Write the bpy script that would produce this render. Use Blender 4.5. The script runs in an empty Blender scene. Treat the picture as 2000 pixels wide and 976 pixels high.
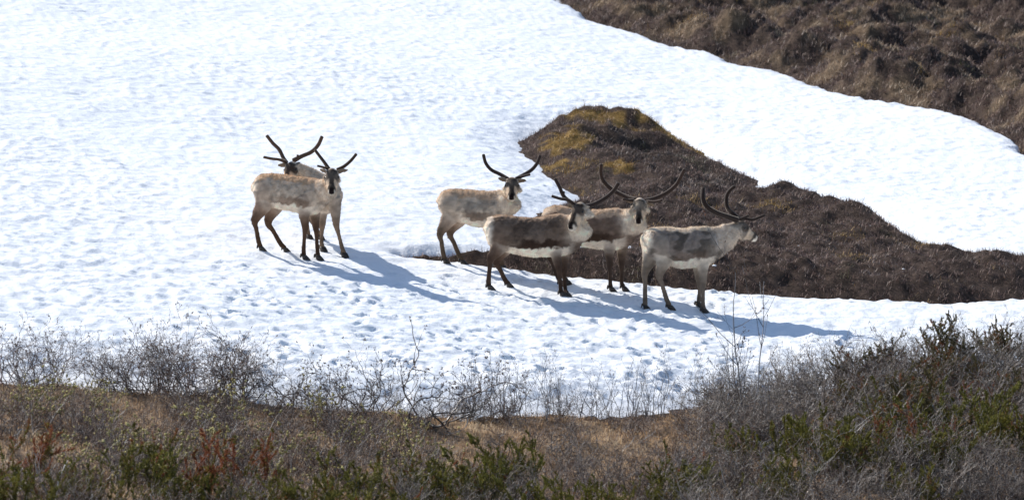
import bpy, math, random
import numpy as np
from mathutils import Vector, Matrix
R = math.radians
scn = bpy.context.scene
# ------------------------------------------------------------------ camera, sky, sun, exposure
CAM = np.array([0.0, 0.0, 4.05]); PITCH = R(-3.5); FPX = 9120.0
cd = bpy.data.cameras.new('camera'); cam = bpy.data.objects.new('camera', cd)
scn.collection.objects.link(cam); scn.camera = cam
cam.location = CAM; cam.rotation_euler = (R(90) + PITCH, 0, 0)
cd.sensor_width = 36; cd.lens = FPX / 2000 * 36
cd.clip_start = 0.5; cd.clip_end = 3000
cd.dof.use_dof = True; cd.dof.focus_distance = 60.0; cd.dof.aperture_fstop = 3.4
SUN_EL = R(38); SH = np.array([0.76, -0.65]); SH /= np.linalg.norm(SH)      # shadow direction on the ground
w = bpy.data.worlds.new('World'); scn.world = w; w.use_nodes = True
nt = w.node_tree; bg = nt.nodes['Background']
sky = nt.nodes.new('ShaderNodeTexSky'); sky.sky_type = 'NISHITA'; sky.sun_disc = False
sky.sun_elevation = SUN_EL; sky.sun_rotation = math.atan2(-SH[0], -SH[1])
sky.air_density = 1.0; sky.dust_density = 0.6; sky.ozone_density = 2.2
nt.links.new(sky.outputs[0], bg.inputs[0]); bg.inputs[1].default_value = 0.11
sl = bpy.data.lights.new('sun', 'SUN'); sun = bpy.data.objects.new('sun', sl); scn.collection.objects.link(sun)
sl.energy = 4.5; sl.angle = R(0.5); sl.color = (1.0, 0.955, 0.89)
ld = Vector((SH[0] * math.cos(SUN_EL), SH[1] * math.cos(SUN_EL), -math.sin(SUN_EL)))
sun.rotation_euler = ld.to_track_quat('-Z', 'Y').to_euler(); sun.location = (-20, 80, 40)
scn.view_settings.view_transform = 'Standard'; scn.view_settings.look = 'None'
scn.view_settings.exposure = 0.42; scn.view_settings.gamma = 1
rng = np.random.default_rng(7); random.seed(7)

# ------------------------------------------------------------------ noise
_p = np.random.default_rng(3).permutation(256); PERM = np.concatenate([_p, _p, _p])
_a = np.random.default_rng(4).random(256) * 2 * np.pi; GX, GY = np.cos(_a), np.sin(_a)
def pn(x, y, s=0):
    x = np.asarray(x, float) + s * 17.31; y = np.asarray(y, float) + s * 9.77
    xi = np.floor(x).astype(int); yi = np.floor(y).astype(int); xf = x - xi; yf = y - yi
    u = xf * xf * xf * (xf * (xf * 6 - 15) + 10); v = yf * yf * yf * (yf * (yf * 6 - 15) + 10)
    def g(i, j):
        h = PERM[(PERM[(xi + i) & 255] + yi + j) & 255]
        return GX[h] * (xf - i) + GY[h] * (yf - j)
    a = g(0, 0) * (1 - u) + g(1, 0) * u; b = g(0, 1) * (1 - u) + g(1, 1) * u
    return (a * (1 - v) + b * v) * 1.5
def fbm(x, y, o=3, s=0):
    t = 0; a = 1; n = 0
    for k in range(o):
        t = t + a * pn(x * 2 ** k, y * 2 ** k, s + k * 3); n += a; a *= .5
    return t / n
RNX = np.random.default_rng(5).random(65536); RNY = np.random.default_rng(6).random(65536)
def worley(x, y):
    xi = np.floor(x).astype(int); yi = np.floor(y).astype(int); d = np.full(np.shape(x), 9.0)
    for i in (-1, 0, 1):
        for j in (-1, 0, 1):
            cx = xi + i; cy = yi + j; h = (cx * 7349 + cy * 91193) & 65535
            d = np.minimum(d, (cx + RNX[h] - x) ** 2 + (cy + RNY[h] - y) ** 2)
    return np.sqrt(d)
def sstep(a, b, x):
    t = np.clip((x - a) / (b - a), 0, 1); return t * t * (3 - 2 * t)

# ------------------------------------------------------------------ terrain
PY = np.array([-40, -5, 2, 15, 30, 38, 44, 50, 60, 66, 75, 85, 100, 130, 200, 400.])
PZ = np.array([2.4, 2.35, 2.2, 0.75, -1.25, -1.8, -1.85, -1.2, 0.0, 0.70, 1.58, 2.50, 3.95, 7.5, 18, 60.])
_yy = np.linspace(-40, 400, 8801); _zz = np.interp(_yy, PY, PZ)
_k = np.ones(121) / 121; _zz = np.convolve(np.pad(_zz, 60, mode='edge'), _k, 'valid')
def softplus(t, k): return k * np.log1p(np.exp(np.clip(t / k, -40, 40)))
def base(x, y):
    x = np.asarray(x, float); y = np.asarray(y, float)
    lat = -0.025 * x - 0.105 * (x - softplus(x - 2.9, .7))
    z = np.interp(y, _yy, _zz) + lat * sstep(20, 46, y)
    return z + 0.10 * pn(x / 7, y / 9, 1) * sstep(30, 50, y)
SN = 0.17
def unproj(u, v, Y):
    dx = (u - 1000) / FPX; dz = -(v - 488) / FPX
    d = np.array([dx, math.cos(PITCH) - dz * math.sin(PITCH), math.sin(PITCH) + dz * math.cos(PITCH)])
    return CAM + d * (Y / d[1])
def hit(u, v, off=SN):
    lo, hi = 35.0, 170.0
    ys = np.linspace(lo, hi, 700); dx = (u - 1000) / FPX; dz = -(v - 488) / FPX
    d1 = math.cos(PITCH) - dz * math.sin(PITCH); d2 = math.sin(PITCH) + dz * math.cos(PITCH)
    f = CAM[2] + ys * d2 / d1 - base(ys * dx / d1, ys) - off
    i = np.argmax(f < 0)
    if f[i] >= 0: i = len(ys) - 1
    if i == 0: i = 1
    t = f[i - 1] / (f[i - 1] - f[i] + 1e-12); Y = ys[i - 1] + t * (ys[i] - ys[i - 1])
    return unproj(u, v, Y)
def poly(px, extra=()):
    return np.array([hit(*p)[:2] for p in px] + list(extra))
MAIN = poly([(1030, 264), (1046, 247), (1085, 234), (1130, 228), (1180, 228), (1250, 232), (1300, 248), (1340, 270), (1372, 300), (1420, 318), (1468, 334),
             (1462, 350), (1395, 368), (1440, 376), (1490, 374), (1560, 374), (1640, 395), (1695, 412), (1733, 440), (1800, 466), (1850, 484), (1920, 496), (2000, 501),
             (2180, 500), (2400, 470), (2400, 520), (2200, 552), (2100, 562), (2000, 570), (1900, 581), (1800, 580), (1650, 575), (1500, 565), (1380, 556), (1260, 544),
             (1160, 534), (1050, 523), (980, 513), (900, 503), (850, 497), (790, 490), (840, 490), (900, 487), (960, 485), (1080, 484), (1180, 487),
             (1238, 478), (1250, 455), (1200, 436), (1110, 428), (1040, 422), (1062, 400), (1100, 390), (1150, 372), (1120, 355), (1090, 332), (1062, 303), (1024, 280)])
TOP = poly([(1092, 0), (1130, 10), (1150, 32), (1200, 47), (1250, 62), (1290, 77), (1340, 92), (1400, 99), (1430, 114), (1475, 127), (1530, 134), (1580, 160),
            (1640, 177), (1710, 189), (1780, 202), (1860, 210), (1930, 237), (1980, 264), (2010, 292), (2060, 310), (2200, 330), (2500, 340)],
           [(45, 75), (70, 80), (70, 260), (-4, 260), (-3, 160), (0.2, 112)])
FORE = poly([(-500, 690), (-200, 705), (0, 724), (120, 728), (240, 742), (400, 748), (490, 762), (560, 770), (640, 774), (800, 784), (900, 794), (1000, 788), (1130, 794), (1250, 788),
             (1350, 778), (1450, 768), (1600, 752), (1750, 742), (2000, 715), (2200, 700), (2500, 690)], [(40, 48), (70, 30), (70, -40), (-70, -40), (-70, 30), (-40, 48)])
def sdist(P, x, y):
    d = np.full(x.shape, 1e9); ins = np.zeros(x.shape, bool)
    n = len(P)
    for i in range(n):
        ax, ay = P[i]; bx, by = P[(i + 1) % n]; ex, ey = bx - ax, by - ay
        t = np.clip(((x - ax) * ex + (y - ay) * ey) / (ex * ex + ey * ey + 1e-12), 0, 1)
        d = np.minimum(d, (x - ax - t * ex) ** 2 + (y - ay - t * ey) ** 2)
        if ay != by:
            c = (ay > y) != (by > y); ins ^= c & (x < (y - ay) * ex / ey + ax)
    d = np.sqrt(d); return np.where(ins, d, -d)
def sd_all(x, y):
    m = sdist(MAIN, x, y); t = sdist(TOP, x, y); f = sdist(FORE, x, y)
    j = .05 * pn(x / .13, y / .22, 19) + .07 * pn(x / .35, y / .8, 8) + .10 * pn(x / 1.1, y / 2.2, 9)
    return m + j * .9, t + j * 1.3, f + j * 1.6
_mp = [hit(*p) for p in [(1215, 262), (1300, 300), (1120, 290), (1430, 330), (1560, 400), (1690, 440), (1900, 530), (1330, 420)]]
a_left = np.array([-.2, 1.2, 0])
def bumpat(x, y, p, rx, ry, a):
    return a * np.exp(-((x - p[0]) / rx) ** 2 - ((y - p[1]) / ry) ** 2)
def ground_h(x, y, sds=None):
    m, t, f = sds if sds is not None else sd_all(x, y)
    z = base(x, y)
    km = sstep(0.0, .8, m); kt = sstep(0, 1.2, t); kf = sstep(0, .5, f)
    tus = 1 - np.clip(worley(x / .75 + .3 * pn(x, y, 12), y / .95), 0, 1)
    tus2 = 1 - np.clip(worley(x / 1.7 + .4 * pn(x / 2, y / 2, 13), y / 1.9), 0, 1)
    tus3 = 1 - np.clip(worley(x / .36 + .3 * pn(x * 2, y * 2, 14), y / .45), 0, 1)
    z = z + km * (.10 * tus3 + .12 * tus + .10 * fbm(x / .5, y / .5, 3, 5) + .06 * tus2 + .02)
    z = z + kt * (.13 * tus3 + .36 * tus + .66 * tus2 + .16 * fbm(x / .6, y / .6, 3, 6) - .25) + .10 * sstep(-.1, .4, t)
    z = z + kf * (.05 * tus + .08 * fbm(x / .8, y / .8, 3, 7)) + .34 * sstep(.1, 1.2, f) * sstep(1.6, 4.6, x) * sstep(44, 49, y)
    mm = sstep(-.15, .45, m)
    z = z + mm * (bumpat(x, y, _mp[0], 1.35, .8, .13) + bumpat(x, y, (_mp[0][0] - .5, _mp[0][1] + .3), .5, .6, .08) - bumpat(x, y, (_mp[0][0] + .45, _mp[0][1] - 1.6), .6, .7, .22)
                  + bumpat(x, y, _mp[4], 1.1, 1.0, .05) + bumpat(x, y, _mp[5], .7, .9, .18))
    z = z + .15 * sstep(-.3, .4, m) + bumpat(x, y, _mp[2] + a_left, .5, .9, .10) * sstep(-.1, .3, m) + .05 * sstep(-.3, .3, f)
    return z
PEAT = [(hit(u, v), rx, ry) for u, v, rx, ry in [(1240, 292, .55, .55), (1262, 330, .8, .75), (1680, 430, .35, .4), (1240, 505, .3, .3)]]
MOSS = [(hit(u, v), rx, ry) for u, v, rx, ry in [(1110, 290, .42, .9), (1170, 262, .8, .5), (1305, 272, .42, .6), (1250, 255, .5, .35), (1085, 316, .22, .4), (1240, 226, .4, .4), (1360, 285, .2, .5), (1210, 350, .3, .6), (1330, 312, .2, .3)]]
def mossmask(x, y, s=50):
    m_ = np.zeros(np.shape(x))
    for (q, rx, ry) in MOSS: m_ = np.maximum(m_, sstep(1.0, .6, np.sqrt(((x - q[0]) / rx) ** 2 + ((y - q[1]) / ry) ** 2) + .55 * pn(x / .2, y / .3, s + 9)))
    return m_
PRINTS = []
_r = np.random.default_rng(21)
for k in range(520):
    u = _r.uniform(420, 1500); v = 520 + _r.uniform(0, 190) + (u - 600) * .06
    if k % 4 == 0: u = _r.uniform(300, 1900); v = _r.uniform(560, 720)
    p = hit(u, v); PRINTS.append((p[0], p[1], _r.uniform(.035, .06), _r.uniform(.015, .06)))
def snow_h(x, y, sds=None, detail=True):
    m, t, f = sds if sds is not None else sd_all(x, y)
    s = -np.maximum(np.maximum(m, t), f)                 # >0 inside the snow
    th = SN * (1 - np.exp(-np.clip(s, 0, 9) / (.13 + .75 * sstep(-1.5, -.3, f))))
    th = th * (1 - .65 * sstep(-1.0, 0, m) * sstep(61.5, 63.5, y))
    th = np.where(s > 0, th, s * 1.6)
    # the snow bank just in front of the heath strip is the deepest
    z = base(x, y) + np.maximum(th, -.6)
    if detail:
        k = sstep(0, .35 + .5 * sstep(-1.5, -.3, f), s)
        wx = x + .12 * pn(x / .5, y / .5, 31); wy = y + .12 * pn(x / .5, y / .5, 32)
        c = worley(wx / .145, wy / .16); c2 = worley(wx / .33 + 7, wy / .36 + 3)
        amp = .55 + .55 * sstep(-.2, .5, pn(x / 3.5, y / 5, 33))
        near = sstep(64, 55, y)
        z = z + k * ((.036 - .006 * near) * amp * (c ** 2 - .25) + .030 * amp * (c2 ** 2 - .25) * (.25 + .55 * near) + .014 * fbm(x / .16, y / .2, 2, 36) * (1 + .4 * near)
                     + .035 * fbm(x / .9, y / 1.1, 3, 34) + .030 * near * fbm(x / .3, y / .33, 2, 35))
        for (a, b, r, d) in PRINTS:
            i = (np.abs(x - a) < r * 3) & (np.abs(y - b) < r * 3)
            if i.any():
                q = ((x[i] - a) ** 2 + (y[i] - b) ** 2) / r ** 2
                z[i] += -d * np.exp(-q) + d * .35 * np.exp(-((np.sqrt(q) - 1.7) / .5) ** 2)
    return z

# ------------------------------------------------------------------ materials
def mat(name, rough=.8, spec=.2):
    m = bpy.data.materials.new(name); m.use_nodes = True
    b = m.node_tree.nodes['Principled BSDF']; b.inputs['Roughness'].default_value = rough
    b.inputs['Specular IOR Level'].default_value = spec
    return m, m.node_tree, b
def noise(nt, scale, detail=3, vec=None, rough=.5):
    n = nt.nodes.new('ShaderNodeTexNoise'); n.inputs['Scale'].default_value = scale; n.inputs['Detail'].default_value = detail
    n.inputs['Roughness'].default_value = rough
    tc = nt.nodes.new('ShaderNodeTexCoord')
    if vec is not None:
        mp = nt.nodes.new('ShaderNodeMapping'); mp.inputs['Scale'].default_value = vec
        nt.links.new(tc.outputs['Object'], mp.inputs[0]); nt.links.new(mp.outputs[0], n.inputs['Vector'])
    else: nt.links.new(tc.outputs['Object'], n.inputs['Vector'])
    return n.outputs['Fac']
def ramp(nt, fac, stops):
    r = nt.nodes.new('ShaderNodeValToRGB'); e = r.color_ramp.elements
    while len(e) > 1: e.remove(e[-1])
    e[0].position = stops[0][0]; e[0].color = (*stops[0][1], 1)
    for p, c in stops[1:]:
        q = e.new(p); q.color = (*c, 1)
    nt.links.new(fac, r.inputs[0]); return r.outputs[0]
def mixc(nt, fac, a, b, mode='MIX'):
    m = nt.nodes.new('ShaderNodeMix'); m.data_type = 'RGBA'; m.blend_type = mode
    for s, v in ((m.inputs[0], fac), (m.inputs[6], a), (m.inputs[7], b)):
        if hasattr(v, 'is_linked'): nt.links.new(v, s)
        elif isinstance(v, (int, float)): s.default_value = v
        else: s.default_value = (*v, 1)
    return m.outputs[2]
def bump(nt, b, h, strength=.5, dist=.01):
    n = nt.nodes.new('ShaderNodeBump'); n.inputs['Strength'].default_value = strength; n.inputs['Distance'].default_value = dist
    nt.links.new(h, n.inputs['Height']); nt.links.new(n.outputs[0], b.inputs['Normal'])
def attr(nt, name='Col'):
    a = nt.nodes.new('ShaderNodeAttribute'); a.attribute_name = name; return a.outputs['Color']

M = {}
m, t_, b = mat('snow', .55, .25)
c = ramp(t_, noise(t_, .35, 4), [(.3, (.83, .86, .89)), (.7, (.88, .895, .91))])
c = mixc(t_, ramp(t_, noise(t_, 9, 5, rough=.7), [(.68, (0, 0, 0)), (.82, (.35, .35, .35))]), c, (.62, .63, .66))
t_.links.new(c, b.inputs['Base Color']); bump(t_, b, noise(t_, 28, 4), .5, .02)
M['snow'] = m
m, t_, b = mat('heath_soil', .95, .1)
c = mixc(t_, 1.0, attr(t_), ramp(t_, noise(t_, 5, 8, rough=.8), [(.3, (.25, .25, .25)), (.5, (.6, .6, .6)), (.62, (1, 1, 1)), (.78, (1.5, 1.5, 1.5))]), 'MULTIPLY')
t_.links.new(c, b.inputs['Base Color']); bump(t_, b, noise(t_, 22, 8, rough=.8), .9, .05)
M['soil'] = m
def colmat(name, rough=.85, spec=.15, bmp=None, trans=0):
    m, t_, b = mat(name, rough, spec)
    t_.links.new(attr(t_), b.inputs['Base Color'])
    if bmp: bump(t_, b, noise(t_, bmp[0], 4, bmp[2] if len(bmp) > 2 else None), bmp[1], .01)
    if trans:
        tb = t_.nodes.new('ShaderNodeBsdfTranslucent'); t_.links.new(attr(t_), tb.inputs[0])
        mx = t_.nodes.new('ShaderNodeMixShader'); mx.inputs[0].default_value = trans
        out = t_.nodes['Material Output']
        t_.links.new(b.outputs[0], mx.inputs[1]); t_.links.new(tb.outputs[0], mx.inputs[2]); t_.links.new(mx.outputs[0], out.inputs[0])
    M[name] = m
colmat('twigs', .6, .35); colmat('grass_blades', trans=.45); colmat('needles', .7, .2, trans=.2); colmat('bark', .5, .35)
colmat('coat', .9, .1, (60, .5, (1, 1, .5))); colmat('fur', .8, .15, trans=.25); colmat('velvet', .8, .2, (90, .4)); colmat('buds', .8, .2, trans=.15)
m, t_, b = mat('eye', .15, .6); b.inputs['Base Color'].default_value = (.008, .006, .005, 1); M['eye'] = m
for k_, w_ in (('velvet', .5), ('coat', .12), ('fur', .15)):
    b_ = M[k_].node_tree.nodes['Principled BSDF']; b_.inputs['Sheen Weight'].default_value = w_; b_.inputs['Sheen Roughness'].default_value = .35; b_.inputs['Sheen Tint'].default_value = (1, .9, .78, 1)
m, t_, b = mat('hoof', .5, .3); t_.links.new(ramp(t_, noise(t_, 30, 3), [(.3, (.02, .016, .013)), (.7, (.07, .055, .045))]), b.inputs['Base Color']); M['hoof'] = m

# ------------------------------------------------------------------ mesh helpers
def link(o, parent=None):
    scn.collection.objects.link(o)
    if parent is not None: o.parent = parent
    return o
def np_mesh(name, V, F, m, col=None, smooth=False):
    """V (n,3) float, F (k,3|4) int arrays"""
    me = bpy.data.meshes.new(name); V = np.asarray(V, np.float32); F = np.asarray(F, np.int32)
    k, q = F.shape
    me.vertices.add(len(V)); me.vertices.foreach_set('co', V.ravel())
    me.loops.add(k * q); me.loops.foreach_set('vertex_index', F.ravel())
    me.polygons.add(k); me.polygons.foreach_set('loop_start', np.arange(0, k * q, q, dtype=np.int32))
    me.polygons.foreach_set('loop_total', np.full(k, q, np.int32))
    me.update(calc_edges=True)
    if smooth: me.polygons.foreach_set('use_smooth', np.ones(k, bool))
    if col is not None:
        a = me.color_attributes.new('Col', 'FLOAT_COLOR', 'POINT')
        c = np.ones((len(V), 4), np.float32); c[:, :3] = col; a.data.foreach_set('color', c.ravel())
    me.materials.append(m); return me
def tag(o, label=None, cat=None, group=None, kind=None):
    if label: o['label'] = label
    if cat: o['category'] = cat
    if group: o['group'] = group
    if kind: o['kind'] = kind
    return o

# ------------------------------------------------------------------ ground and snow sheets
def axis(dense_lo, dense_hi, step_lo, step_hi, lo, hi, g=1.12):
    a = [dense_lo]
    while a[-1] < dense_hi:
        t = (a[-1] - dense_lo) / (dense_hi - dense_lo); a.append(a[-1] + step_lo + (step_hi - step_lo) * t)
    s = step_hi
    while a[-1] < hi: s *= g; a.append(a[-1] + s)
    b = []; s = step_lo; x = dense_lo
    while x > lo: s *= g; x -= s; b.append(x)
    return np.array(b[::-1] + a)
AX = axis(-11, 11, .036, .036, -400, 400); AY = axis(46.5, 99, .030, .068, -40, 400)
X, Y = np.meshgrid(AX, AY); nx, ny = len(AX), len(AY)
SDS = sd_all(X, Y)
GZ = ground_h(X, Y, SDS); SZ = snow_h(X, Y, SDS)
idx = np.arange(nx * ny).reshape(ny, nx)
Q = np.stack([idx[:-1, :-1], idx[:-1, 1:], idx[1:, 1:], idx[1:, :-1]], -1).reshape(-1, 4)
S_ = -np.maximum(np.maximum(*SDS[:2]), SDS[2])
def subset(Z, keep, name, mtl):
    q = Q[keep[Q].all(1)]; used = np.unique(q); mp = np.zeros(nx * ny, int); mp[used] = np.arange(len(used))
    V = np.stack([X.ravel(), Y.ravel(), Z.ravel()], -1)[used]
    return np_mesh(name, V, mp[q], mtl, smooth=True)
gz = GZ.copy(); gz[S_ > .6] -= .25
kf_ = sstep(0, .4, SDS[2]).ravel()[:, None] * (.75 + .25 * sstep(-.3, .3, fbm(X / .6, Y / .6, 3, 90))).ravel()[:, None]; gme = subset(gz, np.ones(nx * ny, bool), 'ground', M['soil'])
ga = gme.color_attributes.new('Col', 'FLOAT_COLOR', 'POINT'); gc = np.ones((nx * ny, 4), np.float32)
gc[:, :3] = np.array([.11, .076, .06]) * (1 - kf_) + np.array([.58, .40, .25]) * kf_; tt_ = (sstep(0, .4, SDS[1]) * sstep(-.1, .35, fbm(X / .9, Y / 1.1, 3, 77))).ravel()[:, None] * .7; gc[:, :3] = gc[:, :3] * (1 - tt_) + np.array([.30, .21, .13]) * tt_; mk_ = mossmask(X, Y).ravel()[:, None] * .9; gc[:, :3] = gc[:, :3] * (1 - mk_) + np.array([.32, .20, .06]) * mk_; ga.data.foreach_set('color', gc.ravel())
o = link(bpy.data.objects.new('ground', gme)); tag(o, kind='structure')
o = link(bpy.data.objects.new('snow', subset(SZ, (S_ > -.25).ravel(), 'snow', M['snow']))); tag(o, kind='structure')
def sample_grid(Z, x, y):
    ix = np.clip(np.searchsorted(AX, x) - 1, 0, nx - 2); iy = np.clip(np.searchsorted(AY, y) - 1, 0, ny - 2)
    tx = (x - AX[ix]) / (AX[ix + 1] - AX[ix]); ty = (y - AY[iy]) / (AY[iy + 1] - AY[iy])
    return (Z[iy, ix] * (1 - tx) + Z[iy, ix + 1] * tx) * (1 - ty) + (Z[iy + 1, ix] * (1 - tx) + Z[iy + 1, ix + 1] * tx) * ty
def gz_at(x, y): return float(sample_grid(GZ, np.array([x]), np.array([y]))[0])
def sz_at(x, y): return float(sample_grid(np.maximum(SZ, GZ - .2), np.array([x]), np.array([y]))[0])

# ------------------------------------------------------------------ low vegetation (uncountable)
def blades(P, L, W, tilt, cols, up=None, bend=.3, rg=rng):
    """thin two-triangle blades: P (n,3) feet"""
    n = len(P); a = rg.random(n) * 2 * np.pi; t = np.abs(rg.normal(0, tilt, n))
    D = np.stack([np.cos(a) * np.sin(t), np.sin(a) * np.sin(t), np.cos(t)], -1)
    b = a + np.pi / 2 + rg.normal(0, .6, n); S = np.stack([np.cos(b), np.sin(b), np.zeros(n)], -1)
    L = L[:, None]; W = W[:, None]
    mid = P + D * L * .55; tip = P + D * L + np.stack([np.cos(a), np.sin(a), -np.ones(n) * .3], -1) * L * bend * rg.random((n, 1))
    V = np.stack([P - S * W, P + S * W, mid + S * W * .7, mid - S * W * .7, tip], 1)
    k = np.arange(n)[:, None] * 5
    F = np.concatenate([k + [0, 1, 2], k + [0, 2, 3], k + [3, 2, 4]])
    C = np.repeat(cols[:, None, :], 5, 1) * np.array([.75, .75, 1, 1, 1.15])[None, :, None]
    return V.reshape(-1, 3), F, C.reshape(-1, 3)
def scatter(n, xr, yr, sdi, margin, rg, wy=None):
    x = rg.uniform(*xr, n); y = rg.uniform(*yr, n)
    s = sd_all(x, y)[sdi]; k = s > margin + .12 * rg.random(n) * 0
    return x[k], y[k], s[k]
def pal(v, stops):
    p = np.array([s[0] for s in stops]); c = np.array([s[1] for s in stops])
    return np.stack([np.interp(v, p, c[:, i]) for i in range(3)], -1)
def stuff(name, parts, m, label, cat):
    V = []; F = []; C = []; o_ = 0
    for v, f, c in parts: V.append(v); F.append(f + o_); C.append(c); o_ += len(v)
    me = np_mesh(name, np.concatenate(V), np.concatenate(F), m, np.concatenate(C))
    return tag(link(bpy.data.objects.new(name, me)), label, cat, kind='stuff')
HEATH = [(-.9, (.03, .022, .02)), (-.35, (.085, .055, .048)), (-.05, (.16, .098, .08)), (.25, (.21, .14, .11)), (.6, (.27, .21, .17)), (1, (.38, .33, .29))]
def heathcols(x, y, rg, moss=.45, s=50):
    n = len(x); v = fbm(x / .4, y / .6, 4, s) * 1.15 + .5 * pn(x / 1.6, y / 2.2, s + 20) + rg.normal(0, .25, n)
    C = pal(v, HEATH)
    ms = sstep(moss, moss + .22, pn(x / .9, y / 1.2, s + 3) + .25 * rg.normal(0, 1, n) * .5)
    ms = np.maximum(ms, mossmask(x, y) * (rg.random(n) < .85)) if s == 50 else ms
    mc = np.array([.42, .27, .08]); C = C * (1 - ms[:, None]) + mc * ms[:, None] * rg.uniform(.6, 1.2, (n, 1))
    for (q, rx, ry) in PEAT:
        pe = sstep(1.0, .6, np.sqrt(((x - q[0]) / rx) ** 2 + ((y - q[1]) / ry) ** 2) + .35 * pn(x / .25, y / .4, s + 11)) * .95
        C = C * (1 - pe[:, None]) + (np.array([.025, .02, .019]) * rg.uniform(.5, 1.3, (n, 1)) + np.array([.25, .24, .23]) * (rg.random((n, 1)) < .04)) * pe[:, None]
    gr = sstep(.5, .7, pn(x / .8, y / 1.0, s + 5)) * (rg.random(n) < .6)
    C = C * (1 - gr[:, None]) + np.array([.085, .085, .035]) * gr[:, None]
    return C * np.array([1.42, 1.36, 1.34])
rg = np.random.default_rng(11); parts = []
x, y, s = scatter(150000, (-3.2, 11), (54, 90), 0, -.07, rg)
P = np.stack([x, y, sample_grid(GZ, x, y) - .01], -1)
P = np.repeat(P, 4, 0) + rg.normal(0, .02, (len(P) * 4, 3)) * [1, 1, .2]
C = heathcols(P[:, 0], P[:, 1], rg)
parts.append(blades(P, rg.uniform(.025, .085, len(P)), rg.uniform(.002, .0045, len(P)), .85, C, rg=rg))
x, y, s = scatter(6000, (-3.2, 11), (54, 90), 0, .03, rg)       # taller twigs
P = np.stack([x, y, sample_grid(GZ, x, y) - .01], -1); P = np.repeat(P, 3, 0)
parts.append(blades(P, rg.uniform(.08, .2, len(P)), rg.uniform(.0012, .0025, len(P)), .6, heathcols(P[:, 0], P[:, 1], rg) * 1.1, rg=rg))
stuff('heath_cover', parts, M['twigs'], 'brown crowberry and dwarf shrub heath on the bare island in the snow behind the reindeer', 'heath')
parts = []
x, y, s = scatter(130000, (-2, 14), (68, 104), 1, -.12, rg)
P = np.stack([x, y, sample_grid(GZ, x, y) - .02], -1); P = np.repeat(P, 4, 0) + rg.normal(0, .03, (len(P) * 4, 3)) * [1, 1, .2]
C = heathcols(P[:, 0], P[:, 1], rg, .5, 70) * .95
gold = sstep(.0, .3, fbm(P[:, 0] / .9, P[:, 1] / 1.1, 3, 77))[:, None] * .8; C = C * (1 - gold) + np.array([.55, .41, .27]) * gold
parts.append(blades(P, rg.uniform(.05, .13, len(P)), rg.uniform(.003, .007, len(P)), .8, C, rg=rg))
stuff('hillside_heath', parts, M['twigs'], 'dark brown tussocky heath on the bare hillside at the upper right', 'heath')
# foreground dry grass and low twigs
parts = []
x, y, s = scatter(100000, (-8.5, 8.5), (43, 56), 2, .02, rg)
P = np.stack([x, y, sample_grid(GZ, x, y) - .01], -1); P = np.repeat(P, 3, 0) + rg.normal(0, .02, (len(P) * 3, 3)) * [1, 1, .2]
v = fbm(P[:, 0] / .6, P[:, 1] / .6, 3, 90) + rg.normal(0, .25, len(P))
C = pal(v, [(-.8, (.14, .09, .06)), (-.2, (.40, .26, .15)), (.15, (.72, .50, .29)), (.6, (.85, .70, .50))])
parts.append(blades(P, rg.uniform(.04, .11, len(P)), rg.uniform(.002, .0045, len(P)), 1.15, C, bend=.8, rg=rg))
stuff('dry_grass', parts, M['grass_blades'], 'matted orange brown dead grass on the bank under the foreground shrubs', 'grass')
parts = []
x, y, s = scatter(26000, (-8.5, 8.5), (43, 54.5), 2, .1, rg)
k = rg.random(len(x)) < .12 + .6 * sstep(52, 48.5, y); x = x[k]; y = y[k]
P = np.stack([x, y, sample_grid(GZ, x, y) - .01], -1); P = np.repeat(P, 5, 0) + rg.normal(0, .03, (len(P) * 5, 3)) * [1, 1, .2]
v = rg.normal(0, .5, len(P)); C = pal(v, [(-1, (.07, .05, .04)), (0, (.24, .18, .13)), (1, (.48, .42, .36))])
parts.append(blades(P, rg.uniform(.05, .18, len(P)), rg.uniform(.0012, .0028, len(P)), .9, C, rg=rg))
stuff('undergrowth', parts, M['twigs'], 'tangled low dark twigs filling the ground between the foreground shrubs', 'undergrowth')

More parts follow.
